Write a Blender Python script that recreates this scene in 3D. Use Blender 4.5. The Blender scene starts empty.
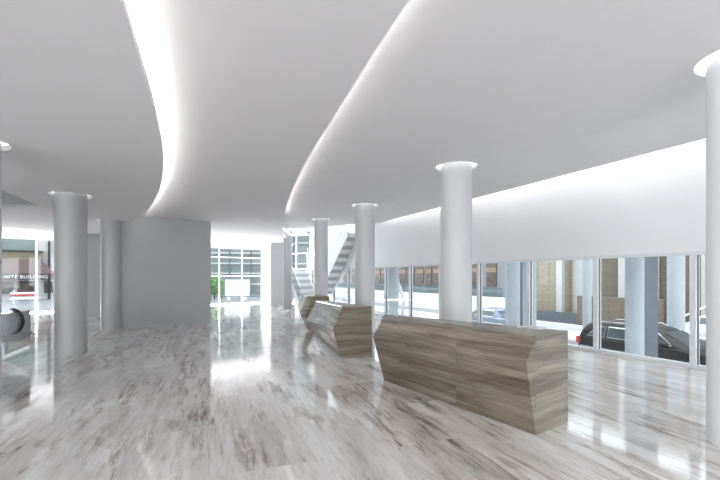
import bpy, bmesh, math, random
from mathutils import Vector, Matrix
random.seed(4)
S = bpy.context.scene
C = S.collection

# ---------------------------------------------------------------- camera, world, exposure
F = 400.0; CX = 360.0; HY = 277.0; EYE = 1.69
cam = bpy.data.cameras.new('camera'); co = bpy.data.objects.new('camera', cam); C.objects.link(co)
co.location = (0, 0, EYE); co.rotation_euler = (math.pi/2, 0, 0)
cam.sensor_width = 36; cam.lens = F*36/720; cam.shift_y = (HY-240)/720; cam.clip_end = 500
S.camera = co
W = bpy.data.worlds.new('sky'); S.world = W; W.use_nodes = True
bg = W.node_tree.nodes['Background']; bg.inputs[0].default_value = (0.93, 0.965, 1.0, 1); bg.inputs[1].default_value = 1.45
sun = bpy.data.lights.new('sun', 'SUN'); sun.energy = .15; sun.angle = 0.3; sun.color = (1, .97, .93)
so = bpy.data.objects.new('sun', sun); C.objects.link(so); so.rotation_euler = (math.radians(38), 0, math.radians(-150))
S.view_settings.view_transform = 'Standard'; S.view_settings.look = 'None'
S.view_settings.exposure = 1.16; S.view_settings.gamma = 1
# fill light added behind the camera to brighten floor, columns and desks
al = bpy.data.lights.new('rear_fill', 'AREA'); al.shape = 'RECTANGLE'; al.size = 30; al.size_y = 4.2; al.energy = 880; al.color = (1, .965, .96)
ao = bpy.data.objects.new('rear_fill', al); C.objects.link(ao); ao.location = (-4, -7.2, 2.6); ao.rotation_euler = (math.radians(80), 0, 0)
LED = 17.0; MIDLED = 12.0; RING = 2.4; SLOT = 22.0

# ---------------------------------------------------------------- materials
def mat(name, col, rough=.5, metal=0., spec=.5, var=0., scale=3., bump=0.):
    m = bpy.data.materials.new(name); m.use_nodes = True
    nt = m.node_tree; b = nt.nodes['Principled BSDF']
    b.inputs['Roughness'].default_value = rough; b.inputs['Metallic'].default_value = metal
    b.inputs['Specular IOR Level'].default_value = spec
    b.inputs['Base Color'].default_value = (*col, 1)
    tc = nt.nodes.new('ShaderNodeTexCoord'); n = nt.nodes.new('ShaderNodeTexNoise')
    n.inputs['Scale'].default_value = scale; n.inputs['Detail'].default_value = 5
    nt.links.new(tc.outputs['Object'], n.inputs['Vector'])
    r = nt.nodes.new('ShaderNodeValToRGB')
    r.color_ramp.elements[0].position = .3; r.color_ramp.elements[1].position = .7
    r.color_ramp.elements[0].color = (*[c*(1-var) for c in col], 1)
    r.color_ramp.elements[1].color = (*[min(1, c*(1+var)) for c in col], 1)
    nt.links.new(n.outputs['Fac'], r.inputs[0]); nt.links.new(r.outputs[0], b.inputs['Base Color'])
    if bump:
        bp = nt.nodes.new('ShaderNodeBump'); bp.inputs['Strength'].default_value = bump
        nt.links.new(n.outputs['Fac'], bp.inputs['Height']); nt.links.new(bp.outputs[0], b.inputs['Normal'])
    return m
def emit(name, col, s):
    m = bpy.data.materials.new(name); m.use_nodes = True; nt = m.node_tree
    nt.nodes.remove(nt.nodes['Principled BSDF']); e = nt.nodes.new('ShaderNodeEmission')
    e.inputs[0].default_value = (*col, 1); e.inputs[1].default_value = s
    nt.links.new(e.outputs[0], nt.nodes['Material Output'].inputs[0]); return m
def glass_mat(name, tint, k=.08):
    m = bpy.data.materials.new(name); m.use_nodes = True; nt = m.node_tree
    nt.nodes.remove(nt.nodes['Principled BSDF'])
    t = nt.nodes.new('ShaderNodeBsdfTransparent'); t.inputs[0].default_value = (*tint, 1)
    g = nt.nodes.new('ShaderNodeBsdfGlossy'); g.inputs['Roughness'].default_value = .02
    f = nt.nodes.new('ShaderNodeFresnel')
    ge = nt.nodes.new('ShaderNodeNewGeometry'); io = nt.nodes.new('ShaderNodeMapRange')   # same reflectance on both faces of the pane
    io.inputs['To Min'].default_value = 1.4; io.inputs['To Max'].default_value = 1/1.4
    nt.links.new(ge.outputs['Backfacing'], io.inputs['Value']); nt.links.new(io.outputs[0], f.inputs[0])
    mx = nt.nodes.new('ShaderNodeMixShader')
    nt.links.new(f.outputs[0], mx.inputs[0]); nt.links.new(t.outputs[0], mx.inputs[1]); nt.links.new(g.outputs[0], mx.inputs[2])
    nt.links.new(mx.outputs[0], nt.nodes['Material Output'].inputs[0]); return m

def stone_floor():
    m = bpy.data.materials.new('veined_marble_floor'); m.use_nodes = True; nt = m.node_tree; L = nt.links
    b = nt.nodes['Principled BSDF']
    tc = nt.nodes.new('ShaderNodeTexCoord')
    rot = nt.nodes.new('ShaderNodeMapping'); rot.vector_type = 'POINT'
    rot.inputs['Rotation'].default_value = (0, 0, math.radians(-20))   # slabs run along the street side
    L.new(tc.outputs['Object'], rot.inputs[0])
    # slab joints
    sw = nt.nodes.new('ShaderNodeMapping'); sw.inputs['Rotation'].default_value = (0, 0, math.radians(90))
    L.new(rot.outputs[0], sw.inputs[0])
    br = nt.nodes.new('ShaderNodeTexBrick')
    br.inputs['Color1'].default_value = (0, 0, 0, 1); br.inputs['Color2'].default_value = (1, 1, 1, 1)
    br.inputs['Mortar'].default_value = (.5, .5, .5, 1); br.inputs['Mortar Size'].default_value = .002
    br.inputs['Scale'].default_value = 1; br.inputs['Brick Width'].default_value = 2.4; br.inputs['Row Height'].default_value = .8
    L.new(sw.outputs[0], br.inputs['Vector'])
    off = nt.nodes.new('ShaderNodeVectorMath'); off.operation = 'SCALE'; off.inputs['Scale'].default_value = 1.2
    L.new(br.outputs['Color'], off.inputs[0])
    add = nt.nodes.new('ShaderNodeVectorMath'); add.operation = 'ADD'
    L.new(rot.outputs[0], add.inputs[0]); L.new(off.outputs[0], add.inputs[1])
    def noise(scl, detail, rough, dist=0.):
        mp = nt.nodes.new('ShaderNodeMapping'); mp.inputs['Scale'].default_value = scl
        L.new(add.outputs[0], mp.inputs[0])
        n = nt.nodes.new('ShaderNodeTexNoise'); n.inputs['Scale'].default_value = 1
        n.inputs['Detail'].default_value = detail; n.inputs['Roughness'].default_value = rough
        n.inputs['Distortion'].default_value = dist
        L.new(mp.outputs[0], n.inputs['Vector']); return n
    def ramp(n, pts):
        r = nt.nodes.new('ShaderNodeValToRGB'); e = r.color_ramp.elements
        e[0].position, e[0].color = pts[0][0], (*pts[0][1], 1); e[1].position, e[1].color = pts[-1][0], (*pts[-1][1], 1)
        for p, c in pts[1:-1]: x = e.new(p); x.color = (*c, 1)
        L.new(n.outputs['Fac'], r.inputs[0]); return r
    big = noise((1.7, .38, 1), 6, .65, .5)
    base = ramp(big, [(.30, (.50, .465, .44)), (.47, (.72, .695, .675)), (.62, (.87, .86, .845))])
    fine = noise((8, .9, 1), 10, .75, .35)
    fr = ramp(fine, [(.36, (.25, .205, .18)), (.45, (.66, .615, .58)), (.52, (1, 1, 1))])
    grain = noise((26, 3.5, 1), 6, .75, .3)
    gr = ramp(grain, [(.34, (.62, .6, .58)), (.5, (.95, .95, .95)), (.6, (1, 1, 1))])
    mask = noise((1.9, .75, 1), 4, .6)
    mr = ramp(mask, [(.42, (1, 1, 1)), (.56, (.12, .12, .12))])
    mx = nt.nodes.new('ShaderNodeMix'); mx.data_type = 'RGBA'; mx.blend_type = 'MULTIPLY'
    L.new(mr.outputs[0], mx.inputs[0]); L.new(base.outputs[0], mx.inputs[6]); L.new(fr.outputs[0], mx.inputs[7])
    mx2 = nt.nodes.new('ShaderNodeMix'); mx2.data_type = 'RGBA'; mx2.blend_type = 'MULTIPLY'; mx2.inputs[0].default_value = .5
    L.new(mx.outputs[2], mx2.inputs[6]); L.new(gr.outputs[0], mx2.inputs[7])
    L.new(mx2.outputs[2], b.inputs['Base Color'])
    b.inputs['Roughness'].default_value = .075; b.inputs['IOR'].default_value = 1.6
    b.inputs['Specular IOR Level'].default_value = .6
    return m

def desk_stone(seed):
    m = bpy.data.materials.new('banded_travertine'); m.use_nodes = True; nt = m.node_tree; L = nt.links
    b = nt.nodes['Principled BSDF']
    tc = nt.nodes.new('ShaderNodeTexCoord'); sp = nt.nodes.new('ShaderNodeSeparateXYZ'); L.new(tc.outputs['Object'], sp.inputs[0])
    ad = nt.nodes.new('ShaderNodeMath'); ad.operation = 'ADD'; L.new(sp.outputs[0], ad.inputs[0]); L.new(sp.outputs[1], ad.inputs[1])
    cb = nt.nodes.new('ShaderNodeCombineXYZ'); L.new(ad.outputs[0], cb.inputs[0]); L.new(sp.outputs[2], cb.inputs[1])
    cb.inputs[2].default_value = seed
    br = nt.nodes.new('ShaderNodeTexBrick'); br.offset = .5
    br.inputs['Color1'].default_value = (0, 0, 0, 1); br.inputs['Color2'].default_value = (1, 1, 1, 1); br.inputs['Mortar'].default_value = (0, 0, 0, 1)
    br.inputs['Scale'].default_value = 1; br.inputs['Brick Width'].default_value = 2.3; br.inputs['Row Height'].default_value = .30
    br.inputs['Mortar Size'].default_value = .0025
    L.new(cb.outputs[0], br.inputs['Vector'])
    off = nt.nodes.new('ShaderNodeVectorMath'); off.operation = 'SCALE'; off.inputs['Scale'].default_value = .6
    L.new(br.outputs['Color'], off.inputs[0])
    vec = nt.nodes.new('ShaderNodeVectorMath'); vec.operation = 'ADD'; L.new(cb.outputs[0], vec.inputs[0]); L.new(off.outputs[0], vec.inputs[1])
    def noise(scl, d, r, dist):
        mp = nt.nodes.new('ShaderNodeMapping'); mp.inputs['Scale'].default_value = scl; L.new(vec.outputs[0], mp.inputs[0])
        n = nt.nodes.new('ShaderNodeTexNoise'); n.inputs['Scale'].default_value = 1; n.inputs['Detail'].default_value = d
        n.inputs['Roughness'].default_value = r; n.inputs['Distortion'].default_value = dist; L.new(mp.outputs[0], n.inputs['Vector']); return n
    n1 = noise((.55, 8.5, 1), 8, .62, .25); n2 = noise((1.8, 42, 1), 7, .6, .2); n3 = noise((2.6, 7, 1), 8, .85, 1.2)
    def ramp(n, pts):
        r = nt.nodes.new('ShaderNodeValToRGB'); e = r.color_ramp.elements
        e[0].position, e[0].color = pts[0][0], (*pts[0][1], 1); e[1].position, e[1].color = pts[-1][0], (*pts[-1][1], 1)
        for p, c in pts[1:-1]: x = e.new(p); x.color = (*c, 1)
        L.new(n.outputs['Fac'], r.inputs[0]); return r
    r1 = ramp(n1, [(.30, (.078, .060, .040)), (.48, (.175, .144, .104)), (.68, (.31, .268, .205))])
    r2 = ramp(n2, [(.32, (.55, .52, .5)), (.5, (1, 1, 1)), (.7, (1.12, 1.1, 1.08))])
    r3 = ramp(n3, [(.34, (.30, .26, .23)), (.42, (1, 1, 1)), (.6, (1, 1, 1))])
    def mul(a, c, f):
        mx = nt.nodes.new('ShaderNodeMix'); mx.data_type = 'RGBA'; mx.blend_type = 'MULTIPLY'; mx.inputs[0].default_value = f
        L.new(a, mx.inputs[6]); L.new(c, mx.inputs[7]); return mx.outputs[2]
    o = mul(mul(r1.outputs[0], r2.outputs[0], .8), r3.outputs[0], .9)
    inv = nt.nodes.new('ShaderNodeMath'); inv.operation = 'MULTIPLY'; inv.inputs[1].default_value = .55; L.new(br.outputs['Fac'], inv.inputs[0])
    mm = nt.nodes.new('ShaderNodeMix'); mm.data_type = 'RGBA'; mm.inputs[7].default_value = (.09, .07, .055, 1)
    L.new(inv.outputs[0], mm.inputs[0]); L.new(o, mm.inputs[6]); L.new(mm.outputs[2], b.inputs['Base Color'])
    b.inputs['Roughness'].default_value = .22; b.inputs['IOR'].default_value = 1.55
    return m

def brickmat(name, c1, c2, mortar, w, h, rough=.8):
    m = bpy.data.materials.new(name); m.use_nodes = True; nt = m.node_tree; L = nt.links; b = nt.nodes['Principled BSDF']
    tc = nt.nodes.new('ShaderNodeTexCoord'); sp = nt.nodes.new('ShaderNodeSeparateXYZ'); L.new(tc.outputs['Object'], sp.inputs[0])
    ad = nt.nodes.new('ShaderNodeMath'); ad.operation = 'ADD'; L.new(sp.outputs[0], ad.inputs[0]); L.new(sp.outputs[1], ad.inputs[1])
    cb = nt.nodes.new('ShaderNodeCombineXYZ'); L.new(ad.outputs[0], cb.inputs[0]); L.new(sp.outputs[2], cb.inputs[1])
    br = nt.nodes.new('ShaderNodeTexBrick'); br.inputs['Color1'].default_value = (*c1, 1); br.inputs['Color2'].default_value = (*c2, 1)
    br.inputs['Mortar'].default_value = (*mortar, 1); br.inputs['Scale'].default_value = 1; br.inputs['Mortar Size'].default_value = .015
    br.inputs['Brick Width'].default_value = w; br.inputs['Row Height'].default_value = h
    L.new(cb.outputs[0], br.inputs['Vector']); L.new(br.outputs['Color'], b.inputs['Base Color']); b.inputs['Roughness'].default_value = rough
    return m

M_floor = stone_floor()
M_ceil = mat('ceiling_plaster', (.82, .80, .81), .9, var=.01)
M_wallw = mat('white_panel', (.86, .87, .88), .55, var=.015, scale=1.2)
M_grey = mat('grey_wall_paint', (.42, .42, .428), .6, var=.02, scale=1)
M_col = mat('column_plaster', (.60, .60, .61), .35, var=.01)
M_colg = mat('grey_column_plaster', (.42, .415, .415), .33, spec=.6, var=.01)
M_colb = mat('outdoor_concrete', (.38, .41, .445), .7, var=.08, scale=2)
M_pier = mat('grey_pier', (.13, .14, .165), .6, var=.05)
M_alu = mat('silver_aluminium', (.78, .79, .81), .4, .0, var=.02)
M_white = mat('white_enamel', (.88, .89, .9), .35, var=.01)
M_dark = mat('dark_gasket', (.10, .105, .12), .4, var=.05)
M_black = mat('black_lacquer', (.02, .02, .024), .25, var=.1)
M_glass = glass_mat('window_glass', (.93, .96, .965))
M_gglass = glass_mat('green_glass', (.70, .82, .80))
M_led = emit('led_strip', (1, .985, .96), LED)
M_led2 = emit('led_strip_soft', (1, .985, .96), MIDLED)
M_ring = emit('ring_led', (1, 1, 1), RING)
M_slot = emit('slot_led', (1, 1, 1), SLOT)
M_street = mat('asphalt', (.22, .225, .24), .8, var=.08, scale=2, bump=.05)
M_pave = mat('pale_paving', (.72, .73, .74), .8, var=.04, scale=2)
M_kerb = mat('kerb_concrete', (.80, .80, .80), .8, var=.03)
M_tan = brickmat('tan_stone', (.28, .24, .18), (.31, .27, .205), (.22, .19, .145), .5, .3)
M_tan2 = brickmat('brown_stone', (.165, .137, .102), (.19, .158, .12), (.13, .108, .082), .6, .18)
M_render = mat('pale_render', (.50, .495, .49), .8, var=.05)
M_lav = mat('lavender_brick', (.27, .255, .28), .8, var=.06)
M_brown = mat('brown_window', (.10, .075, .065), .25, var=.5, scale=1.5)
M_rust = mat('rust_panel', (.30, .19, .14), .6, var=.3)
M_carb = mat('charcoal_car_paint', (.016, .015, .014), .35, .0, .3, var=.05)
M_carw = mat('white_car_paint', (.7, .7, .7), .25, var=.02)
M_cars = mat('blue_grey_car_paint', (.22, .26, .33), .25, .4, var=.03)
M_cglass = mat('car_window', (.07, .085, .10), .06, spec=.9, var=.2)
M_chrome = mat('chrome', (.8, .8, .8), .15, 1.0, var=.02)
M_red = mat('red_lens', (.55, .03, .03), .3, var=.1)
M_tyre = mat('tyre_rubber', (.02, .02, .02), .8, var=.1)
M_awn = mat('brown_canvas', (.12, .082, .08), .85, var=.06)
M_val = mat('dark_canvas', (.05, .04, .04), .8, var=.06)
M_olive = mat('olive_stone', (.17, .15, .105), .8, var=.08)
M_let = mat('letter_white', (.85, .85, .84), .5, var=.01)
M_glb = mat('grey_green_cladding', (.16, .20, .19), .35, var=.15, scale=.5)
M_leaf = mat('leaf_green', (.17, .32, .11), .7, var=.4, scale=6)
M_shell = mat('grey_upholstery', (.40, .42, .45), .5, var=.04)

# ---------------------------------------------------------------- helpers
def tag(o, label=None, cat=None, group=None, kind=None):
    if label: o['label'] = label
    if cat: o['category'] = cat
    if group: o['group'] = group
    if kind: o['kind'] = kind
    return o
def link(name, bm, m, parent=None, smooth=False, loc=None):
    me = bpy.data.meshes.new(name); bmesh.ops.recalc_face_normals(bm, faces=bm.faces[:]); bm.to_mesh(me); bm.free()
    if smooth:
        for p in me.polygons: p.use_smooth = True
        if hasattr(me, 'set_sharp_from_angle'): me.set_sharp_from_angle(angle=math.radians(35))
    for x in (m if isinstance(m, list) else [m]): me.materials.append(x)
    o = bpy.data.objects.new(name, me); C.objects.link(o)
    if parent: o.parent = parent
    if loc: o.location = loc
    return o
def empty(name, loc=(0, 0, 0), rz=0.):
    o = bpy.data.objects.new(name, None); C.objects.link(o); o.location = loc; o.rotation_euler = (0, 0, rz)
    o.empty_display_size = .2; return o
def box(bm, x0, x1, y0, y1, z0, z1, M=None, bev=0.):
    r = bmesh.ops.create_cube(bm, size=1)
    vs = r['verts']
    for v in vs:
        v.co = Vector(((x0+x1)/2+v.co.x*(x1-x0), (y0+y1)/2+v.co.y*(y1-y0), (z0+z1)/2+v.co.z*(z1-z0)))
    if bev:
        es = {e for v in vs for e in v.link_edges}
        rr = bmesh.ops.bevel(bm, geom=list(es), offset=bev, segments=2, affect='EDGES', profile=.5)
        vs = list({v for f in rr['faces'] for v in f.verts} | {v for v in vs if v.is_valid})
    if M is not None:
        for v in vs: v.co = M @ v.co
    return vs
def boxo(name, b, m, parent=None, bev=0.):
    bm = bmesh.new(); box(bm, *b, bev=bev); return link(name, bm, m, parent)
def tube(bm, pts, r, n=10, close=False):
    pts = [Vector(p) for p in pts]; rings = []
    for i, p in enumerate(pts):
        a = pts[i-1] if (i > 0 or close) else p; c = pts[(i+1) % len(pts)] if (i < len(pts)-1 or close) else p
        t = (c-a).normalized(); up = Vector((0, 0, 1)) if abs(t.z) < .95 else Vector((1, 0, 0))
        u = t.cross(up).normalized(); w = u.cross(t).normalized()
        rr = r[i] if isinstance(r, (list, tuple)) else r
        rings.append([bm.verts.new(p+u*math.cos(2*math.pi*k/n)*rr+w*math.sin(2*math.pi*k/n)*rr) for k in range(n)])
    m = len(rings)
    for i in range(m if close else m-1):
        A, B = rings[i], rings[(i+1) % m]
        for k in range(n): bm.faces.new((A[k], A[(k+1) % n], B[(k+1) % n], B[k]))
    if not close: bm.faces.new(rings[0][::-1]); bm.faces.new(rings[-1])
def prism(bm, poly, z0, z1):
    a = [bm.verts.new((x, y, z0)) for x, y in poly]; b = [bm.verts.new((x, y, z1)) for x, y in poly]
    bm.faces.new(a[::-1]); bm.faces.new(b); n = len(poly)
    for i in range(n): bm.faces.new((a[i], a[(i+1) % n], b[(i+1) % n], b[i]))
def slab(name, outline, z0, z1, m, holes=()):
    """flat slab with round holes, through a filled 2D curve"""
    cu = bpy.data.curves.new(name, 'CURVE'); cu.dimensions = '2D'; cu.fill_mode = 'BOTH'; cu.extrude = (z1-z0)/2
    def spl(pts):
        s = cu.splines.new('POLY'); s.points.add(len(pts)-1)
        for i, (x, y) in enumerate(pts): s.points[i].co = (x, y, 0, 1)
        s.use_cyclic_u = True
    spl(outline)
    for (x, y, r) in holes: spl([(x+r*math.cos(2*math.pi*k/48), y+r*math.sin(2*math.pi*k/48)) for k in range(48)])
    t = bpy.data.objects.new(name, cu); C.objects.link(t); bpy.context.view_layer.update()
    me = bpy.data.meshes.new_from_object(t); bpy.data.objects.remove(t)
    me.materials.clear(); me.materials.append(m)
    o = bpy.data.objects.new(name, me); C.objects.link(o); o.location.z = (z0+z1)/2; o['kind'] = 'structure'
    return o
def ground_pt(x, d): return ((x-CX)/F*d, d)
def on_plane(x, y, h):            # where the eye's ray meets the level h
    d = (h-EYE)*F/(HY-y); return ((x-CX)/F*d, d)
def cr(pts, n=8):                 # smooth curve through points
    P = [Vector(p) for p in pts]; P = [2*P[0]-P[1]]+P+[2*P[-1]-P[-2]]; out = []
    for i in range(1, len(P)-2):
        for k in range(n):
            t = k/n; a, b, c, d = P[i-1:i+3]
            out.append(tuple(.5*((2*b)+(c-a)*t+(2*a-5*b+4*c-d)*t*t+(3*b-a-3*c+d)*t**3)))
    out.append(tuple(P[-2])); return out
def offset(pts, d):               # shift a polyline to its left by d
    out = []
    for i, p in enumerate(pts):
        a = Vector(pts[max(i-1, 0)]); b = Vector(pts[min(i+1, len(pts)-1)]); t = (b-a).normalized()
        out.append((p[0]-t.y*d, p[1]+t.x*d))
    return out

# ---------------------------------------------------------------- columns' data
HL, HM, HR = 3.52, 3.72, 3.90
COLS = [  # x, y, r, ceiling height, label
    (-5.25, 5.4, .31, HL, 'smooth grey-white round column cut off by the left edge of the view'),
    (-6.49, 8.98, .31, HL, 'large smooth grey round column on the left, in front of the awning window'),
    (-8.12, 13.05, .30, HL, 'second grey round column on the left, just before the blank grey wall'),
    (3.885, 4.02, .31, HR, 'big pale round column at the right edge of the lobby, nearest the camera'),
    (1.935, 8.05, .31, HR, 'pale round column rising behind the long near reception desk'),
    (.15, 12.4, .31, HR, 'pale round column behind the right end of the middle desk'),
    (-1.50, 15.4, .265, HR, 'slimmer pale round column farthest back, in front of the white staircase'),
]
def holes(h): return [(c[0], c[1], c[2]+.10) for c in COLS if c[3] == h]

# ---------------------------------------------------------------- structure: floor, ceilings, walls
KW = 10.05; SL = .525
def wx(y, k=KW): return k-SL*y
wdir = Vector((-SL, 1)).normalized(); wn = Vector((wdir.y, -wdir.x))     # along the street front, and outwards
floor_poly = [(wx(-6), -6), (wx(25), 25), (-5.3, 26.6), (-6.4, 26.05), (-15.3, 18.8), (-22, 13.36), (-22, -6)]
bm = bmesh.new(); prism(bm, floor_poly, -.3, 0); tag(link('floor', bm, M_floor), kind='structure')

left_px = [(122, 0), (131, 30), (141, 62), (150, 92), (157.5, 122), (162.5, 148), (163.5, 165), (162, 181), (157.5, 195), (150, 207), (141, 215.5), (132, 220.5)]
left_edge = cr([(1.0, -6), (.1, -2), (-.93, 1)] + [on_plane(x, y, HL) for x, y in left_px])
ly = left_edge[-1]
slab('ceiling', left_edge + [(-9.6, 17), (-9.0, 23.8), (-15.3, 18.8), (-22, 13.36), (-22, -6)], HL, HL+.075, M_ceil, holes(HL))
mid_px = [(410, 0), (385, 36), (360, 75), (335, 115), (310, 155), (294, 186), (287, 205), (284, 216), (283, 224)]
mid_edge = cr([(3.4, -6), (2.1, -2), (1.05, 1)] + [on_plane(x, y, HM) for x, y in mid_px] + [(-3.7, 19.5), (-4.3, 25.8)])
lb = offset(left_edge, .7)
slab('ceiling', mid_edge + [(-5.3, 26.6), (-6.4, 26.05), (-9.2, 23.7), (-9.8, 17)] + lb[::-1], HM, HM+.075, M_ceil)
crease = cr([(6.6, -6), (5.6, 0), (4.5, 3.6)] + [on_plane(x, y, HR) for x, y in [(610, 127), (560, 146), (472, 177), (376, 207)]] + [(-.75, 17.2), (-3.0, 24.9)], 6)
HS = 4.02
def slot_edge(y): return 5.80-(y-6.75)*.47
rb = offset(mid_edge, .7)
crn = [p for p in crease if p[1] < 17.9]; rbn = [p for p in rb if p[1] < 18.2]
slab('ceiling', crn + rbn[::-1], HR, HR+.05, M_ceil, holes(HR))
crease = crn
bm = bmesh.new(); N = len(crease)
lo = [bm.verts.new((p[0], p[1], HR+.045)) for p in crease]; hi = [bm.verts.new((slot_edge(p[1]) if p[1] < 17.2 else max(p[0]+.02, wx(p[1])-.12), p[1], HS)) for p in crease]
up = [bm.verts.new((v.co.x, v.co.y, HS+.05)) for v in hi]; up2 = [bm.verts.new((v.co.x, v.co.y, HR+.09)) for v in lo]
for i in range(N-1):
    for a, b in ((lo, hi), (hi, up), (up, up2), (up2, lo)): bm.faces.new((a[i], a[i+1], b[i+1], b[i]))
tag(link('ceiling', bm, M_ceil, smooth=True), kind='structure')
bm = bmesh.new(); prism(bm, [(wx(-6)+.3, -6.3), (wx(18)+.3, 18), (-4.2, 18), (-4.7, 27.6), (-22.4, 13.7), (-22.4, -6.3)], 4.45, 4.75)
tag(link('ceiling', bm, M_ceil), kind='structure')
t = empty('window_60', (0, 0, 4.45)); t['kind'] = 'structure'          # rooflight added over the stair to brighten it with sky light
bm = bmesh.new(); prism(bm, [(wx(18)+.3, 18.05), (wx(26)+.3, 26), (-4.65, 27.5), (-4.15, 18.05)], .1, .12); link('pane', bm, M_glass, t)
for k in range(5):
    y = 18.1+k*2; bm = bmesh.new(); box(bm, -4.2-.06*k, wx(y)+.2, y, y+.07, 0, .16); link('glazing_bar', bm, M_white, t)
# fascia closing the ceiling voids over the far glazing and the grey wall
def wall(name, a, b, z0, z1, th, m, side=1):
    a = Vector(a); b = Vector(b); t = (b-a).normalized(); n = Vector((-t.y, t.x))*th*side
    bm = bmesh.new(); prism(bm, [tuple(a), tuple(b), tuple(b+n), tuple(a+n)], z0, z1)
    return tag(link(name, bm, m), kind='structure')
FA = Vector((-15.3, 18.8)); FD = Vector((6.4, 5.2))
def fp(t): p = FA+FD*t; return (p.x, p.y)
wall('wall_left', (-22, -6), (-22, 13.36), -.3, 4.45, .3, M_grey)
wall('wall_back', fp(-1.05), fp(1.40), HL-.02, 4.45, .25, M_wallw)
wall('wall_grey', (-8.05, 13.03), (-5.49, 14.72), 0, 4.4, .25, M_grey)
wall('wall_panelled', (-12.4, 16.75), (-9.3, 17.0), 0, HL, .25, M_grey)
wall('wall_end', fp(1.40), (-5.3, 26.9), 0, 4.45, .3, M_wallw)
wall('wall_pier', (-5.25, 23.5), (-4.52, 23.5), 0, HM, .3, M_grey)
wall('wall_jamb', (-4.02, 21.0), (-3.60, 21.0), 0, HM+.15, .3, M_grey)
# street-side white wall above the glazing
HEAD = 2.10
a = Vector((wx(-6), -6)); b = Vector((wx(24.8), 24.8))
wall('wall_right', a, b, HEAD+.06, 4.45, .3, M_wallw, -1)
# rear of the lobby behind the camera
for i, x0 in enumerate((-22, -12.0, -2, 8.0)):
    wall('wall_rear', (x0, -6), (x0+2.2 if x0 < 8 else wx(-6), -6), -.3, 4.45, .3, M_wallw, -1)

# LED strips hidden on top of the ceiling lips
def strip(name, pts, z, w, m, label, cat):
    A = offset(pts, w/2); B = offset(pts, -w/2); bm = bmesh.new()
    for i in range(len(pts)-1):
        q = [bm.verts.new((*p, zz)) for zz in (z, z+.015) for p in (A[i], A[i+1], B[i+1], B[i])]
        for f in ((0, 1, 2, 3), (7, 6, 5, 4), (0, 4, 5, 1), (1, 5, 6, 2), (2, 6, 7, 3), (3, 7, 4, 0)): bm.faces.new([q[k] for k in f])
    return tag(link(name, bm, m), label, cat)
strip('cove_light', offset(left_edge[8:], .09), HL+.078, .03, M_led, 'bright cove light along the curved edge of the low left ceiling', 'cove light')
strip('cove_light', offset(mid_edge[8:-22], .13), HM+.078, .03, M_led2, 'softer cove light along the sweeping edge of the middle ceiling', 'cove light')
sl = [(slot_edge(y)-.10, y) for y in (-4, 0, 4, 8, 12, 15, 17)]
strip('cove_light', sl, HS+.052, .04, M_slot, 'straight slot light washing the white wall above the street windows', 'cove light')

# perimeter light slot beside the far glazing
def slotlight(a, b, z, w, label):
    a = Vector(a); b = Vector(b); t = (b-a).normalized(); n = Vector((t.y, -t.x))
    bm = bmesh.new(); prism(bm, [tuple(a), tuple(b), tuple(b+n*w), tuple(a+n*w)], z, z+.01)
    return tag(link('ceiling_light', bm, emit('panel_led', (.97, .99, 1), 4)), label, 'ceiling light')
#slotlight((-10.6, 21.9), (-6.3, 25.4), HM-.02, .5, 'bright light strip on the ceiling by the far green-grey window')
#slotlight((-20, 14.4), (-13.4, 19.8), HL-.02, .5, 'bright light strip on the ceiling by the awning window at left')

def uplight(a, b, label, s=12):
    a = Vector(a); b = Vector(b); t = (b-a).normalized(); n = Vector((t.y, -t.x))
    bm = bmesh.new(); prism(bm, [tuple(a+n*.12), tuple(b+n*.12), tuple(b+n*.30), tuple(a+n*.30)], 0.0, .012)
    return tag(link('floor_uplight', bm, emit('uplight_led', (.97, .99, 1), s)), label, 'floor light')
uplight(fp(.45), fp(1.38), 'glowing linear floor light along the foot of the far window', 60)
uplight(fp(-.6), fp(.25), 'glowing linear floor light along the foot of the awning window', 45)
uplight((-5.1, 26.3), (-3.2, 25.0), 'added glowing floor strip brightening the white staircase from behind', 60)  # extra strip added only to brighten the stair
# dropped dark wedge in the left ceiling
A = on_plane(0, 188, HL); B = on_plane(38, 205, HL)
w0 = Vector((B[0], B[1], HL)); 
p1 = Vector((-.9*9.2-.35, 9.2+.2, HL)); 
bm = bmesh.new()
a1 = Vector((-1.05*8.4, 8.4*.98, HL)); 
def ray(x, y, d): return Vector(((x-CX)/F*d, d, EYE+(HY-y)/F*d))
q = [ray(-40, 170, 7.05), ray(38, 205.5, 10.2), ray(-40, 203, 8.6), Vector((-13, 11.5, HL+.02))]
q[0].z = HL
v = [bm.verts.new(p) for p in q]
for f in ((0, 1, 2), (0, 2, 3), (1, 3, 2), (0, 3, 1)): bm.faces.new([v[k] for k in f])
tag(link('trim_1', bm, M_grey), kind='structure')

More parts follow.
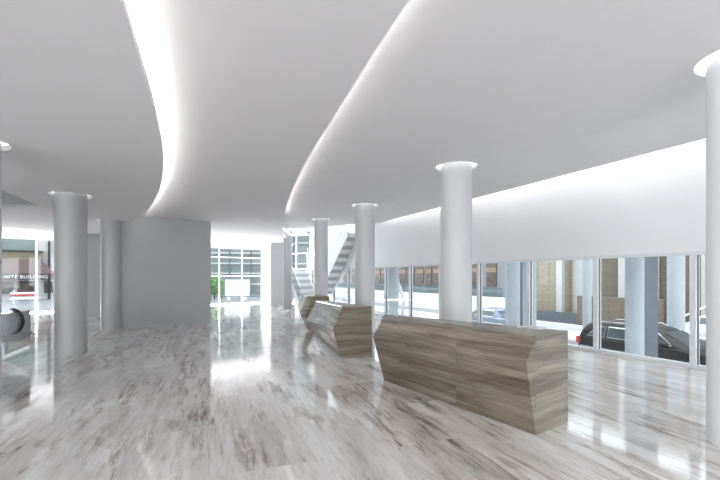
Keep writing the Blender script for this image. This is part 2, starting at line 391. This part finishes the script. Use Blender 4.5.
# ---------------------------------------------------------------- columns
for (x, y, r, h, lab) in COLS:
    t = empty('column', (x, y, 0)); tag(t, lab, 'column')
    bm = bmesh.new(); bmesh.ops.create_cone(bm, cap_ends=True, segments=64, radius1=r, radius2=r, depth=4.44)
    bmesh.ops.translate(bm, verts=bm.verts, vec=(0, 0, 2.22)); link('shaft', bm, M_colg if x < -6 else M_wallw if x > 3 else M_col, t, True)  # nearest right column gets whiter material to imitate stronger light on it
    bm = bmesh.new()                                    # housing and lamp of the ring-shaped slot
    tube(bm, [(math.cos(k*math.pi/24)*(r+.155), math.sin(k*math.pi/24)*(r+.155), h+.10) for k in range(48)], .018, 8, True)
    link('ring_light', bm, M_ring, t, True)
    bm = bmesh.new(); n = 48
    R0, R1 = r+.005, r+.22
    rg = [[bm.verts.new((math.cos(2*math.pi*k/n)*R, math.sin(2*math.pi*k/n)*R, z)) for k in range(n)] for R, z in ((R1, h+.08), (R1, h+.20), (R0, h+.20))]
    for i in range(2):
        for k in range(n): bm.faces.new((rg[i][k], rg[i][(k+1) % n], rg[i+1][(k+1) % n], rg[i+1][k]))
    link('ring_housing', bm, M_white, t, True)

# ---------------------------------------------------------------- windows
def window(n, a, b, z0, z1, frame=M_alu, post=.07, depth=.14, gl=M_glass, last=False, rails=()):
    a = Vector(a); b = Vector(b); L = (b-a).length; t = empty('window_%d' % n, (a.x, a.y, 0), math.atan2(b.y-a.y, b.x-a.x))
    t['kind'] = 'structure'
    bm = bmesh.new(); box(bm, -post/2, post/2, -depth/2, depth/2, z0, z1)
    if last: box(bm, L-post/2, L+post/2, -depth/2, depth/2, z0, z1)
    o = link('mullion', bm, frame, t)
    bm = bmesh.new(); box(bm, post/2, L-post/2, -depth/2, depth/2, z0, z0+.07); link('sill', bm, frame, t)
    bm = bmesh.new(); box(bm, post/2, L-post/2, -depth/2, depth/2, z1-.06, z1); link('head_rail', bm, frame, t)
    for r in rails:
        bm = bmesh.new(); box(bm, post/2, L-post/2, -depth/3, depth/3, r-.03, r+.03); link('transom', bm, frame, t)
    bm = bmesh.new(); box(bm, post/2, L-post/2, -.006, .006, z0+.07, z1-.06); link('pane', bm, gl, t)
    bm = bmesh.new(); box(bm, post/2, post/2+.014, -.02, .02, z0+.07, z1-.06)
    box(bm, L-post/2-.014, L-post/2, -.02, .02, z0+.07, z1-.06); link('gasket', bm, M_dark, t)
    return t
nw = 1
ys = [7.42-1.615*3 + 1.615*i for i in range(0, 14)]
ys = [-5.9, -3.2, -.6] + ys
for i in range(len(ys)-1):
    y0, y1 = ys[i], ys[i+1]
    window(nw, (wx(y0)+.05, y0), (wx(y1)+.05, y1), 0, HEAD+.06, post=.10, last=(i == len(ys)-2)); nw += 1
ts = [.0085+.1741*k for k in range(-6, 9)]
for i in range(len(ts)-1):
    z = HL-.02
    rails = (2.9, 1.75) if ts[i] > .8 else ()
    window(nw, fp(ts[i]), fp(ts[i+1]), 0, z, M_white, .10 if ts[i] < .6 else .07, .12, last=(i == len(ts)-2), rails=rails); nw += 1
window(nw, (-5.2, 26.6), (-4.1, 25.9), 0, 4.4, M_white, .08, rails=(2.2, 3.2)); nw += 1
window(nw, (-4.1, 25.9), (-3.1, 25.2), 0, 4.4, M_white, .08, last=True, rails=(2.2, 3.2)); nw += 1
for i, x0 in enumerate((-19.8, -9.8, .2)):
    window(nw, (x0, -6.15), (x0+7.8, -6.15), 0, 4.4, M_white, .1, last=True); nw += 1

# ---------------------------------------------------------------- reception desks
def desk(P, label, seed):
    """P: bottom quad, knee line, top quad in world xyz; origin = near right bottom corner"""
    o = Vector(P['b'][0]); ax = (Vector(P['b'][1])-o); ang = math.atan2(ax.y, ax.x)
    t = empty('reception_desk', o, ang); tag(t, label, 'reception desk')
    Mi = Matrix.Translation(o) @ Matrix.Rotation(ang, 4, 'Z'); Mi = Mi.inverted()
    loc = lambda p: Mi @ Vector(p)
    fb, fbl, bbl, bb = [loc(p) for p in P['b']]       # front right, front left, back left, back right (floor)
    kr, kl = [loc(p) for p in P['k']]
    ft, ftl, btl, bt = [loc(p) for p in P['t']]
    stone = desk_stone(seed)
    dz = Vector((0, 0, .03))
    bm = bmesh.new()
    R = [fb, kr, ft-dz, bt-dz, bb]; Lq = [fbl, kl, ftl-dz, btl-dz, bbl]
    rv = [bm.verts.new(p) for p in R]; lv = [bm.verts.new(p) for p in Lq]
    bm.faces.new(rv); bm.faces.new(lv[::-1])
    for i in range(5): bm.faces.new((rv[i], lv[i], lv[(i+1) % 5], rv[(i+1) % 5]))
    link('body', bm, stone, t)
    bm = bmesh.new(); q = [ft, ftl, btl, bt]
    u = [bm.verts.new(p) for p in q]; d = [bm.verts.new(p-dz+Vector((0, 0, .002))) for p in q]
    bm.faces.new(u); bm.faces.new(d[::-1])
    for i in range(4): bm.faces.new((u[i], u[(i+1) % 4], d[(i+1) % 4], d[i]))
    link('counter_top', bm, stone, t)
    # plinth shadow joint
    return t
def R3(x, y, d): return tuple(ray(x, y, d))
def F3(x, y): p = on_plane(x, y, 0); return (p[0], p[1], 0)
desk(dict(b=[(1.879, 4.27, 0), (.396, 6.55, 0), (.72, 6.95, 0), (2.42, 4.655, 0)],
          k=[(1.729, 4.162, .80), R3(372.9, 336.5, 6.44)],
          t=[(1.879, 4.27, 1.067), R3(380.8, 320.2, 6.35), R3(384.6, 314.2, 6.75), (2.42, 4.655, 1.067)]),
     'long banded stone reception desk with angled front, nearest the camera', 1.3)
d2 = EYE*F/(358.7-HY); d2b = EYE*F/(356.3-HY)
desk(dict(b=[F3(341.6, 358.7), F3(313.5, 334.0), F3(324, 333.0), F3(372, 356.3)],
          k=[R3(332.8, 330, d2-.08), R3(306.9, 319.7, 11.6)],
          t=[R3(342, 306.2, d2), R3(315.6, 300.6, 11.8), R3(326, 300.4, 11.95), R3(371.9, 306.2, d2b)]),
     'middle stone reception desk with pale glossy angled front', 5.1)
d3 = EYE*F/(330-HY)
desk(dict(b=[F3(308.2, 330), F3(304, 324), F3(316, 323.6), F3(331, 329.5)],
          k=[R3(299.8, 313.1, d3-.05), R3(297.5, 306.5, 14.2)],
          t=[R3(306.5, 296.3, d3), R3(302, 294.3, 14.3), R3(316, 294.3, 14.4), R3(329.5, 296.3, d3+.05)]),
     'farthest small stone reception desk, mostly behind the middle one', 9.7)
# papers on the near desk
boxx = empty('paper_sheet', (0, 0, 0))
bpy.data.objects.remove(boxx)
bm = bmesh.new(); box(bm, -.15, .15, -.105, .105, 0, .004); o = link('paper_sheet', bm, M_white)
o.location = (2.13, 4.93, 1.068); o.rotation_euler = (0, 0, -.9); tag(o, 'small white sheet lying on the near reception desk', 'paper')

# ---------------------------------------------------------------- white staircase at the back
def stair(a, b, z0, z1, width, n, label, side=1):
    a = Vector(a); b = Vector(b); L = (b-a).length; t = empty('staircase', (a.x, a.y, 0), math.atan2(b.y-a.y, b.x-a.x)); tag(t, label, 'staircase')
    r = (z1-z0)/n; g = L/n; y0, y1 = (0, width) if side > 0 else (-width, 0)
    for k in range(n):
        bm = bmesh.new(); box(bm, k*g, (k+1)*g+.02, y0+.04, y1-.04, z0+(k+1)*r-.05, z0+(k+1)*r)
        box(bm, k*g, k*g+.02, y0+.04, y1-.04, z0+k*r+(.0 if k else .01), z0+(k+1)*r-.05); link('tread', bm, M_wallw if k % 2 else M_render, t)
    for y in (y0, y1-.04):
        bm = bmesh.new(); q = [(0, z0-.0), (.3, z0), (L, z1-.22), (L, z1+.08), (0, z0+.28)]
        if z0 > .1: q = [(0, z0-.12), (L, z1-.22), (L, z1+.08), (0, z0+.2)]
        A = [bm.verts.new((x, y, z)) for x, z in q]; B = [bm.verts.new((x, y+.04, z)) for x, z in q]
        bm.faces.new(A[::-1]); bm.faces.new(B)
        for i in range(len(q)): bm.faces.new((A[i], A[(i+1) % len(q)], B[(i+1) % len(q)], B[i]))
        link('stringer', bm, M_white, t)
        bm = bmesh.new(); q = [(.05, z0+.3), (L-.05, z1+.08), (L-.05, min(z1+1.0, 4.3)), (.05, z0+1.2)]
        A = [bm.verts.new((x, y+.014, z)) for x, z in q]; B = [bm.verts.new((x, y+.026, z)) for x, z in q]
        bm.faces.new(A[::-1]); bm.faces.new(B)
        for i in range(4): bm.faces.new((A[i], A[(i+1) % 4], B[(i+1) % 4], B[i]))
        link('glass_panel', bm, M_glass, t)
        bm = bmesh.new(); tube(bm, [(.05, y+.02, z0+1.2), (L-.05, y+.02, min(z1+1.0, 4.3))], .025); link('handrail', bm, M_white, t)
    return t
stair((-1.9, 20.2), (-3.15, 23.4), 0, 2.04, 1.15, 12, 'white staircase flight with pale treads rising away behind the far desk')
stair((-2.26, 21.6), (-.62, 18.9), .74, 3.80, .8, 16, 'upper flight of white stair with diagonal underside, right of the slim column', 1)
t = empty('stair_landing', (-3.75, 24.25, 0)); tag(t, 'white landing at the head of the lower stair flight', 'landing')
boxo('deck', (-.75, .75, -.6, .5, 1.98, 2.06), M_white, t)
for x in (-.7, .62): boxo('post', (x, x+.06, -.55, -.49, 0, 3.4), M_white, t)
t = empty('stair_support', (-2.35, 21.75, 0)); tag(t, 'white post carrying the foot of the upper stair flight', 'post')
boxo('post', (-.05, .05, -.05, .05, 0, .85), M_white, t); boxo('base_plate', (-.12, .12, -.12, .12, 0, .02), M_white, t)

# ---------------------------------------------------------------- lounge chair at the left edge
t = empty('lounge_chair', (-7.27, 8.15, 0)); tag(t, 'grey shell chair with curved black arm and white splayed legs at left edge', 'chair')
bm = bmesh.new()
ring = []
for zz, rr, dx in ((.40, .36, 0), (.50, .43, 0), (.70, .45, -.02), (.92, .45, -.03), (1.00, .45, -.04)):
    row = []
    for k in range(25):
        a = math.radians(-60+300*k/24)-math.radians(30)
        top = 1 if zz < .6 else (.82+.18*math.cos((k-8)/24*math.pi*1.3))
        row.append(bm.verts.new((dx+math.cos(a)*rr, math.sin(a)*rr, .4+(zz-.4)*top)))
    ring.append(row)
for i in range(len(ring)-1):
    for k in range(24): bm.faces.new((ring[i][k], ring[i][k+1], ring[i+1][k+1], ring[i+1][k]))
o = link('shell', bm, M_shell, t, True); md = o.modifiers.new('thickness', 'SOLIDIFY'); md.thickness = .045; md.offset = -1
bm = bmesh.new(); bmesh.ops.create_cone(bm, cap_ends=True, segments=32, radius1=.36, radius2=.47, depth=.14)
bmesh.ops.translate(bm, verts=bm.verts, vec=(0, 0, .47)); link('seat_cushion', bm, M_shell, t, True)
bm = bmesh.new(); out = [[], []]
for k in range(13):
    a = math.radians(78-148*k/12); w = .012+.05*math.sin(math.pi*k/12)
    for side, yy in enumerate((-.30, -.20)):
        for R in (.27, .27-w): out[side].append(bm.verts.new((.34+math.cos(a)*R, yy, .81+math.sin(a)*R)))
A, B = out
for k in range(12):
    i = 2*k
    for f in ((A[i], A[i+2], A[i+3], A[i+1]), (B[i], B[i+1], B[i+3], B[i+2]), (A[i], B[i], B[i+2], A[i+2]), (A[i+1], A[i+3], B[i+3], B[i+1])): bm.faces.new(f)
bm.faces.new((A[0], A[1], B[1], B[0])); bm.faces.new((A[24], B[24], B[25], A[25]))
link('armrest', bm, M_black, t, True)
for a in (5, 125, 245):
    c, s = math.cos(math.radians(a)), math.sin(math.radians(a))
    bm = bmesh.new(); tube(bm, [(c*.0, s*.0, .04), (c*.2, s*.2, .12), (c*.52, s*.52, .27), (c*.50, s*.50, .52)], [.045, .045, .04, .02], 8); link('leg', bm, M_white, t, True)
bm = bmesh.new(); tube(bm, [(0, 0, 0), (0, 0, .42)], .04, 12); link('stem', bm, M_white, t, True)

# ---------------------------------------------------------------- outside, street side (lower street)
GZ = -1.75
def kp(x, k):                                           # point on a line parallel to the street front, seen at image x
    u = (x-CX)/F; d = k/(SL+u); return Vector((u*d, d))
def kprism(name, x0, x1, k, th, z0, z1, m, parent=None):
    a, b = kp(x0, k), kp(x1, k); n = wn*th
    bm = bmesh.new(); prism(bm, [tuple(a), tuple(b), tuple(b+n), tuple(a+n)], z0, z1); return link(name, bm, m, parent)
bm = bmesh.new(); g0 = Vector((wx(-20), -20))+wn*.25; g1 = Vector((wx(26), 26))+wn*.25
far = wn*110
prism(bm, [tuple(g0), tuple(g0+far), (g1.x+150, 190), (-8, 190), (-3.5, 33), tuple(g1)], GZ-.3, GZ)
tag(link('street_ground', bm, M_street), kind='structure')
for k0, k1, m, z in ((11.6, 15.4, M_pave, .02), (22.5, 26, M_pave, .12)):
    a, b = Vector((wx(-10, k0), -10)), Vector((wx(60, k0), 60)); c, d = Vector((wx(60, k1), 60)), Vector((wx(-10, k1), -10))
    bm = bmesh.new(); prism(bm, [tuple(a), tuple(b), tuple(c), tuple(d)], GZ, GZ+z)
    tag(link('pavement', bm, m), kind='structure')
# tan stone building across the street
t = empty('stone_building', (0, 0, 0)); tag(t, 'tan stone building with pale bays across the street, right side', 'building')
kprism('wall', 534, 568, 32, 3, GZ, 9, M_tan, t)
kprism('wall', 568, 600, 32.6, 3, GZ, 9, M_render, t)
kprism('wall', 600, 700, 32.2, 3, GZ, 9, M_tan2, t)
kprism('wall', 700, 800, 32.0, 3, GZ, 9, M_tan2, t)
for x0, x1 in ((556, 562), (618, 628), (645, 656), (701, 705)): kprism('pilaster', x0, x1, 31.6, .4, GZ, 9, M_render, t)  # the leftmost stands in for a light band reflected in the glass
kprism('plinth', 534, 700, 31.2, .5, GZ, GZ+.75, M_pier, t)
o = kprism('low_wall', 577, 660, 28, .4, GZ, .45, M_tan2); tag(o, 'low tan stone wall in front of the building across the street', 'wall')
o = kprism('kerb_wall', 470, 600, 27, .4, GZ, GZ+.35, M_kerb); tag(o, 'long pale kerb wall along the far pavement', 'kerb')
# ramp with handrail
t = empty('ramp_rail', (0, 0, 0)); tag(t, 'white sloping handrail beyond the rightmost window', 'handrail')
bm = bmesh.new(); a, b = kp(672, 24), kp(722, 24); tube(bm, [(a.x, a.y, -.35), (b.x, b.y, .75)], .045); link('rail', bm, M_white, t)
bm = bmesh.new(); tube(bm, [(a.x, a.y, -.35), ((a.x+b.x)/2, (a.y+b.y)/2, -.95), (b.x, b.y, -1.0)], .045); link('rail', bm, M_white, t)
for s in (0, .5, 1):
    p = a.lerp(b, s); bm = bmesh.new(); tube(bm, [(p.x, p.y, GZ), (p.x, p.y, -.35+1.1*s)], .03); link('post', bm, M_white, t)
# far brick building
t = empty('brick_building', (0, 0, 0)); tag(t, 'far lavender brick building with dark brown windows across the plaza', 'building')
kprism('wall', 330, 512, 52, 5, GZ, 14, M_lav, t)
for x0, x1 in ((343.5, 347), (352, 356), (374, 380), (381, 391), (398, 406), (407, 414), (415.5, 423.5), (425, 431.5), (432.5, 440), (441, 450), (468, 480), (486, 496)):
    w = kprism('window', x0, x1, 51.8, .2, .2, 6.2, M_brown, t)
    kprism('spandrel', x0+.4, x1-.4, 51.7, .15, 2.4, 3.1, M_rust, w)
o = kprism('glass_fence', 330, 502, 42, .06, GZ, .35, M_gglass); tag(o, 'pale green glass balustrade across the plaza', 'balustrade')
o = kprism('terrace_wall', 330, 503, 36, .5, GZ, -.45, M_kerb); tag(o, 'bright white low terrace wall beyond the street', 'wall')
o = kprism('terrace_wall', 330, 503, 30, .5, GZ, -1.15, M_kerb); tag(o, 'lower white kerb wall nearer than the terrace wall', 'wall')
# outdoor columns
for x, d, r, lab in ((392.5, 20.0, .31, 'pale outdoor column behind the window right of the middle desk'),
                     (512.5, 17.5, .31, 'blue-grey outdoor column behind the near desk, left of the slim white one'),
                     (529.5, 15.2, .24, 'slim white outdoor column just right of a window mullion'),
                     (587, 20, .2, 'thin pale outdoor column above the rear of the dark car'),
                     (634.5, 11.6, .235, 'blue-white outdoor column standing in front of the dark car'),
                     (676, 18.2, .33, 'blue-white outdoor column behind the front of the dark car')):
    px = (x-CX)/F*d; t = empty('outdoor_column', (px, d, GZ)); tag(t, lab, 'column')
    bm = bmesh.new(); bmesh.ops.create_cone(bm, cap_ends=True, segments=40, radius1=r, radius2=r, depth=6)
    bmesh.ops.translate(bm, verts=bm.verts, vec=(0, 0, 3)); link('shaft', bm, M_colb, t, True)
    bm = bmesh.new(); bmesh.ops.create_cone(bm, cap_ends=True, segments=40, radius1=r+.05, radius2=r+.03, depth=.12)
    bmesh.ops.translate(bm, verts=bm.verts, vec=(0, 0, .06)); link('base_collar', bm, M_colb, t, True)
for x0, x1, d, lab in ((642, 658, 12.6, 'dark grey outdoor pier right beside the blue-white column'), (517.5, 523, 18.5, 'narrow dark box standing in for the shaded side of the blue-grey outdoor column')):
    X0, X1 = (x0-CX)/F*d, (x1-CX)/F*d
    o = boxo('outdoor_pier', (X0, X1, d, d+.35, GZ, 4.2), M_pier); tag(o, lab, 'pier')  # the narrow box stands in for the column's shaded right side
# the outdoor soffit over the arcade
bm = bmesh.new(); a, b = Vector((wx(-10), -10))+wn*.35, Vector((wx(26), 26))+wn*.35
prism(bm, [tuple(a), tuple(b), tuple(b+wn*2.6), tuple(a+wn*2.6)], 4.3, 4.7); tag(link('ceiling', bm, M_render), kind='structure')

# bare branches behind the glass
t = empty('bare_tree', (3.6, 34, GZ)); tag(t, 'pale bare tree beyond the windows between the two white columns', 'tree')
bm = bmesh.new(); tube(bm, [(0, 0, 0), (.1, 0, 1.5), (-.2, .1, 2.6), (-.9, .2, 4.2), (-1.6, .3, 5.6)], [.16, .14, .12, .08, .04], 8); link('trunk', bm, M_render, t, True)
for k in range(7):
    a = random.uniform(-1, 1); bm = bmesh.new(); z = 2.0+k*.35
    tube(bm, [(-.1-k*.1, 0, z), (-.1+a*.9, .2, z+.5), (-.1+a*1.8, .4, z+1.3)], [.06, .045, .02], 6); link('branch', bm, M_render, t, True)

# ---------------------------------------------------------------- cars
def loft(bm, secs):
    rows = [[bm.verts.new(p) for p in s] for s in secs]
    n = len(rows[0])
    for i in range(len(rows)-1):
        for k in range(n): bm.faces.new((rows[i][k], rows[i][(k+1) % n], rows[i+1][(k+1) % n], rows[i+1][k]))
    bm.faces.new(rows[0][::-1]); bm.faces.new(rows[-1])
def car(name, loc, rz, paint, label, estate=True, sc=1.):
    t = empty(name, loc, rz); t.scale = (sc, sc, sc); tag(t, label, 'car')
    # local x: rear 0 -> front 4.7 ; y across ; z up
    bm = bmesh.new()
    def sec(x, zb, zt, w):
        return [(x, -w*.92, zb), (x, -w, zb+.12), (x, -w, (zb+zt)/2), (x, -w*.97, zt-.06), (x, -w*.90, zt), (x, w*.90, zt), (x, w*.97, zt-.06), (x, w, (zb+zt)/2), (x, w, zb+.12), (x, w*.92, zb)]
    loft(bm, [sec(0, .42, .86, .74), sec(.06, .30, .93, .84), (sec(.5, .22, .95, .90)), sec(1.6, .2, .94, .91), sec(3.2, .2, .93, .91), sec(4.0, .22, .84, .88), sec(4.5, .26, .72, .82), sec(4.68, .32, .62, .70)])
    link('body', bm, paint, t, True)
    bm = bmesh.new()
    xr = .28 if estate else 1.0
    def gs(z, x0, x1, w): return [(x0, -w+.06, z), (x0+.12, -w, z), (x1-.3, -w, z), (x1, -w*.72, z), (x1, w*.72, z), (x1-.3, w, z), (x0+.12, w, z), (x0, w-.06, z)]
    loft(bm, [gs(.90, .06 if estate else .5, 3.55, .84), gs(1.12, .14 if estate else .68, 3.12, .78), gs(1.36, xr, 2.62, .69), gs(1.43, xr+.12, 2.45, .62), gs(1.45, xr+.4, 2.2, .5)])
    link('cabin', bm, paint, t, True)
    # windows: side panes a little proud, with chrome surrounds
    def wpt(x, z, s): w = .84 + (z-.90)/(1.36-.90)*(.69-.84); return (x, s*(w+.012), z)
    for s in (-1, 1):
        panes = [[(.40 if estate else 1.15, .97), (1.02, .97), (1.02, 1.31), (.72 if estate else 1.3, 1.31)], [(1.10, .97), (2.0, .97), (1.95, 1.33), (1.10, 1.33)], [(2.08, .97), (3.05, .97), (2.62, 1.30), (2.03, 1.33)]]
        if not estate: panes = panes[1:]
        for q in panes:
            bm = bmesh.new(); A = [bm.verts.new(wpt(x, z, s)) for x, z in q]; B = [bm.verts.new((v.co.x, v.co.y-s*.05, v.co.z)) for v in A]
            bm.faces.new(A); bm.faces.new(B[::-1])
            for i in range(4): bm.faces.new((A[i], A[(i+1) % 4], B[(i+1) % 4], B[i]))
            w = link('side_window', bm, M_cglass, t)
            bm = bmesh.new(); tube(bm, [wpt(x, z, s) for x, z in q], .028, 6, True); link('window_trim', bm, M_chrome, w)
    def pane(nm, pts, m):
        bm = bmesh.new(); A = [bm.verts.new(p) for p in pts]; n = (A[1].co-A[0].co).cross(A[3].co-A[0].co).normalized()
        B = [bm.verts.new(v.co-n*.02) for v in A]; bm.faces.new(A); bm.faces.new(B[::-1])
        for i in range(4): bm.faces.new((A[i], A[(i+1) % 4], B[(i+1) % 4], B[i]))
        return link(nm, bm, m, t)
    pane('windscreen', [(3.44, -.60, .97), (3.44, .60, .97), (2.72, .50, 1.34), (2.72, -.50, 1.34)], M_cglass)
    r0, r1 = (.07, .24) if estate else (.53, .93)
    pane('rear_window', [(r0, .66, .98), (r0, -.66, .98), (r1, -.58, 1.33), (r1, .58, 1.33)], M_cglass)
    for s in (-1, 1):
        boxo('tail_light', (-.015, .14, s*.80-.07, s*.80+.07, .66, .90), M_red, t, .02)
        boxo('headlight', (4.40, 4.58, s*.62-.13, s*.62+.13, .56, .68), M_chrome, t, .02)
        boxo('door_mirror', (2.78, 2.92, s*.98-.09, s*.98+.09, .95, 1.07), paint, t, .03)
        if estate:
            bm = bmesh.new(); tube(bm, [(.5, s*.60, 1.42), (.6, s*.60, 1.49), (2.1, s*.60, 1.50), (2.25, s*.60, 1.44)], .018, 8); link('roof_rail', bm, M_chrome, t)
        bm = bmesh.new(); tube(bm, [(.2, s*.915, .60), (2.5, s*.925, .58), (4.2, s*.88, .54)], .018, 6); link('side_moulding', bm, M_chrome, t)
        for x in (.85, 3.75):
            bm = bmesh.new(); bmesh.ops.create_cone(bm, cap_ends=True, segments=28, radius1=.325, radius2=.325, depth=.2, matrix=Matrix.Translation((x, s*.82, .325)) @ Matrix.Rotation(math.pi/2, 4, 'X'))
            w = link('wheel', bm, M_tyre, t, True)
            bm = bmesh.new(); bmesh.ops.create_cone(bm, cap_ends=True, segments=20, radius1=.2, radius2=.16, depth=.02, matrix=Matrix.Translation((x, s*.93, .325)) @ Matrix.Rotation(-s*math.pi/2, 4, 'X')); link('hubcap', bm, M_chrome, w)
    bm = bmesh.new(); box(bm, -.02, .05, -.78, .78, .50, .62, bev=.02); link('rear_bumper', bm, M_chrome, t)
    return t
kc = 17.7
p = kp(577, kc); ang = math.atan2(-wdir.y, -wdir.x)          # parked nose towards the camera
pc = p+wn*.92
car('parked_estate_car', (pc.x, pc.y, GZ), ang, M_carb, 'dark estate car with chrome window trim and red tail light parked outside', True, 1.12)
p = kp(700, 27)+wn*1
car('parked_car', (p.x-.6, p.y+1, GZ+.12), ang, M_carw, 'small white car far behind the rightmost window pane', False)
p = kp(505, 21)+wn*1
car('parked_car', (p.x, p.y, GZ), ang+math.pi, M_cars, 'blue-grey car roof seen just above the near desk top', False)

# ---------------------------------------------------------------- outside, beyond the back glazing
fn = Vector((-.63, .776)); fd = Vector((.776, .63))
bm = bmesh.new(); a = Vector(fp(-1.6)); b = Vector(fp(1.4))
prism(bm, [tuple(a+fn*.15), (-6.5, 26.35), (-4.2, 33), (-8.5, 120), (-140, 110), (-70, -10)], -.45, -.15)
tag(link('street_ground', bm, M_street), kind='structure')
def fo(s, off): return Vector(FA)+fn*off+fd*s
OFF = 18
# granite building with awning
base = fo(0, OFF)
t = empty('shop_building', (base.x, base.y, -.15), math.atan2(fd.y, fd.x)); tag(t, 'granite shop building with dark shopfront beyond the left windows', 'building')
boxo('wall', (-9, 2.0, .0, 3, 0, 9), M_render, t)
boxo('upper_window', (-6, .1, -.06, .1, 3.95, 6), M_glb, t)
boxo('stone_band', (-6, .5, -.35, 0, 3.2, 3.85), M_olive, t)
boxo('cornice', (-6, .55, -.42, 0, 3.85, 3.97), M_val, t)
for x0, x1 in ((-5.6, -4.2), (-4.0, -2.7), (-2.5, -1.3), (-1.1, .1), (.6, 1.2)):
    w = boxo('shop_window', (x0, x1, -.06, .05, .5, 1.5), M_brown, t); boxo('sill', (x0, x1, -.12, -.05, .42, .5), M_render, w)
boxo('downpipe', (.85, 1.0, -.2, 0, 0, 9), M_val, t)
t = empty('awning', (base.x, base.y, -.15), math.atan2(fd.y, fd.x)); tag(t, 'mauve-brown canvas awning with white GRANITE BUILDING lettering', 'awning')
bm = bmesh.new(); q = [(-5, -.36, 3.2), (.45, -.36, 3.2), (1.3, -1.3, 2.1), (-5, -1.3, 2.1), (-5, -.36, 2.1), (.6, -.36, 2.1)]
v = [bm.verts.new(p) for p in q]
for f in ((0, 1, 2, 3), (1, 5, 2), (0, 3, 4), (3, 2, 5, 4), (0, 4, 5, 1)): bm.faces.new([v[k] for k in f])
link('canopy', bm, M_awn, t)
boxo('valance', (-5, 1.3, -1.33, -1.29, 1.62, 2.12), M_val, t)
tx = bpy.data.curves.new('lettering', 'FONT'); tx.body = 'GRANITE BUILDING'; tx.size = .40; tx.extrude = .01; tx.space_character = 1.12
to = bpy.data.objects.new('lettering_source', tx); C.objects.link(to); bpy.context.view_layer.update()
me = bpy.data.meshes.new_from_object(to); bpy.data.objects.remove(to)
xs = [v.co.x for v in me.vertices]; wdt = max(xs)-min(xs); k = 3.4/wdt
for v in me.vertices: v.co = Vector((-2.6+(v.co.x-min(xs))*k, -1.345-v.co.z, 1.73+v.co.y*.95))
me.materials.clear(); me.materials.append(M_let)
lo_ = bpy.data.objects.new('lettering', me); C.objects.link(lo_); lo_.parent = t; lo_['label'] = 'white capital letters'
p = fo(-.55, 12)
t = empty('street_barrier', (p.x, p.y, -.15), math.atan2(fd.y, fd.x)); tag(t, 'low red and white street barrier on the pavement under the awning', 'barrier')
for x in (-.6, .55): boxo('foot', (x, x+.06, -.25, .25, 0, .06), M_white, t); boxo('post', (x, x+.06, -.03, .03, .06, .95), M_white, t)
for z, m in ((.30, M_white), (.52, M_red), (.66, M_white)): boxo('board', (-.75, .75, -.06, -.03, z, z+.13), m, t)
# grey green office building behind the far window
t = empty('office_building', (-17, 42, -.15), .1); tag(t, 'grey-green office building with pale bands beyond the far window', 'building')
boxo('wall', (-6, 12, 0, 4, 0, 12), M_glb, t)
for z in (1.0, 2.15, 3.2, 4.3, 5.4): boxo('floor_band', (-6, 12, -.15, 0, z, z+.16), M_render, t)
for x in (-4, -1.5, 1, 3.2, 5.4, 7.6, 9.8): boxo('mullion', (x, x+.12, -.2, 0, 0, 12), M_pier, t)
o = boxo('display_panel', (-10.8, -8.9, 32, 32.25, .08, 1.48), M_wallw); tag(o, 'large blank white panel standing outside the far window', 'panel')
boxo('foot', (-10.6, -10.4, 31.9, 32.35, -.15, .08), M_alu, o); boxo('foot', (-9.3, -9.1, 31.9, 32.35, -.15, .08), M_alu, o)
t = empty('street_railing', (-14, 30, -.15)); tag(t, 'thin dark street railing in front of the white panel', 'railing')
bm = bmesh.new(); tube(bm, [(0, 0, .35), (8, 1.5, .35)], .03); link('rail', bm, M_dark, t)
for k in range(6): bm = bmesh.new(); tube(bm, [(k*1.6, k*.3, 0), (k*1.6, k*.3, .36)], .025); link('post', bm, M_dark, t)
def shrub(loc, r, h, n, label):
    t = empty('shrub', loc); tag(t, label, 'shrub')
    bm = bmesh.new()
    for i in range(n):
        u = Vector([random.gauss(0, 1) for _ in range(3)]).normalized()*random.uniform(.55, 1)
        c = Vector((u.x*r, u.y*r, h*.6+u.z*h*.45)); a = Vector([random.gauss(0, 1) for _ in range(3)]).normalized()*r*.16; b = a.orthogonal().normalized()*r*.09
        bm.faces.new([bm.verts.new(c+a), bm.verts.new(c+b), bm.verts.new(c-a), bm.verts.new(c-b)])
    link('foliage', bm, M_leaf, t)
    bm = bmesh.new(); tube(bm, [(0, 0, 0), (.02, 0, h*.6)], .05); link('stem', bm, M_val, t)
shrub((-12.0, 33, -.15), .8, 1.9, 500, 'bright green shrub beside the white panel outside')
shrub((-9.85, 28.2, -.15), .28, 1.0, 220, 'small dark potted shrub just outside the far window')
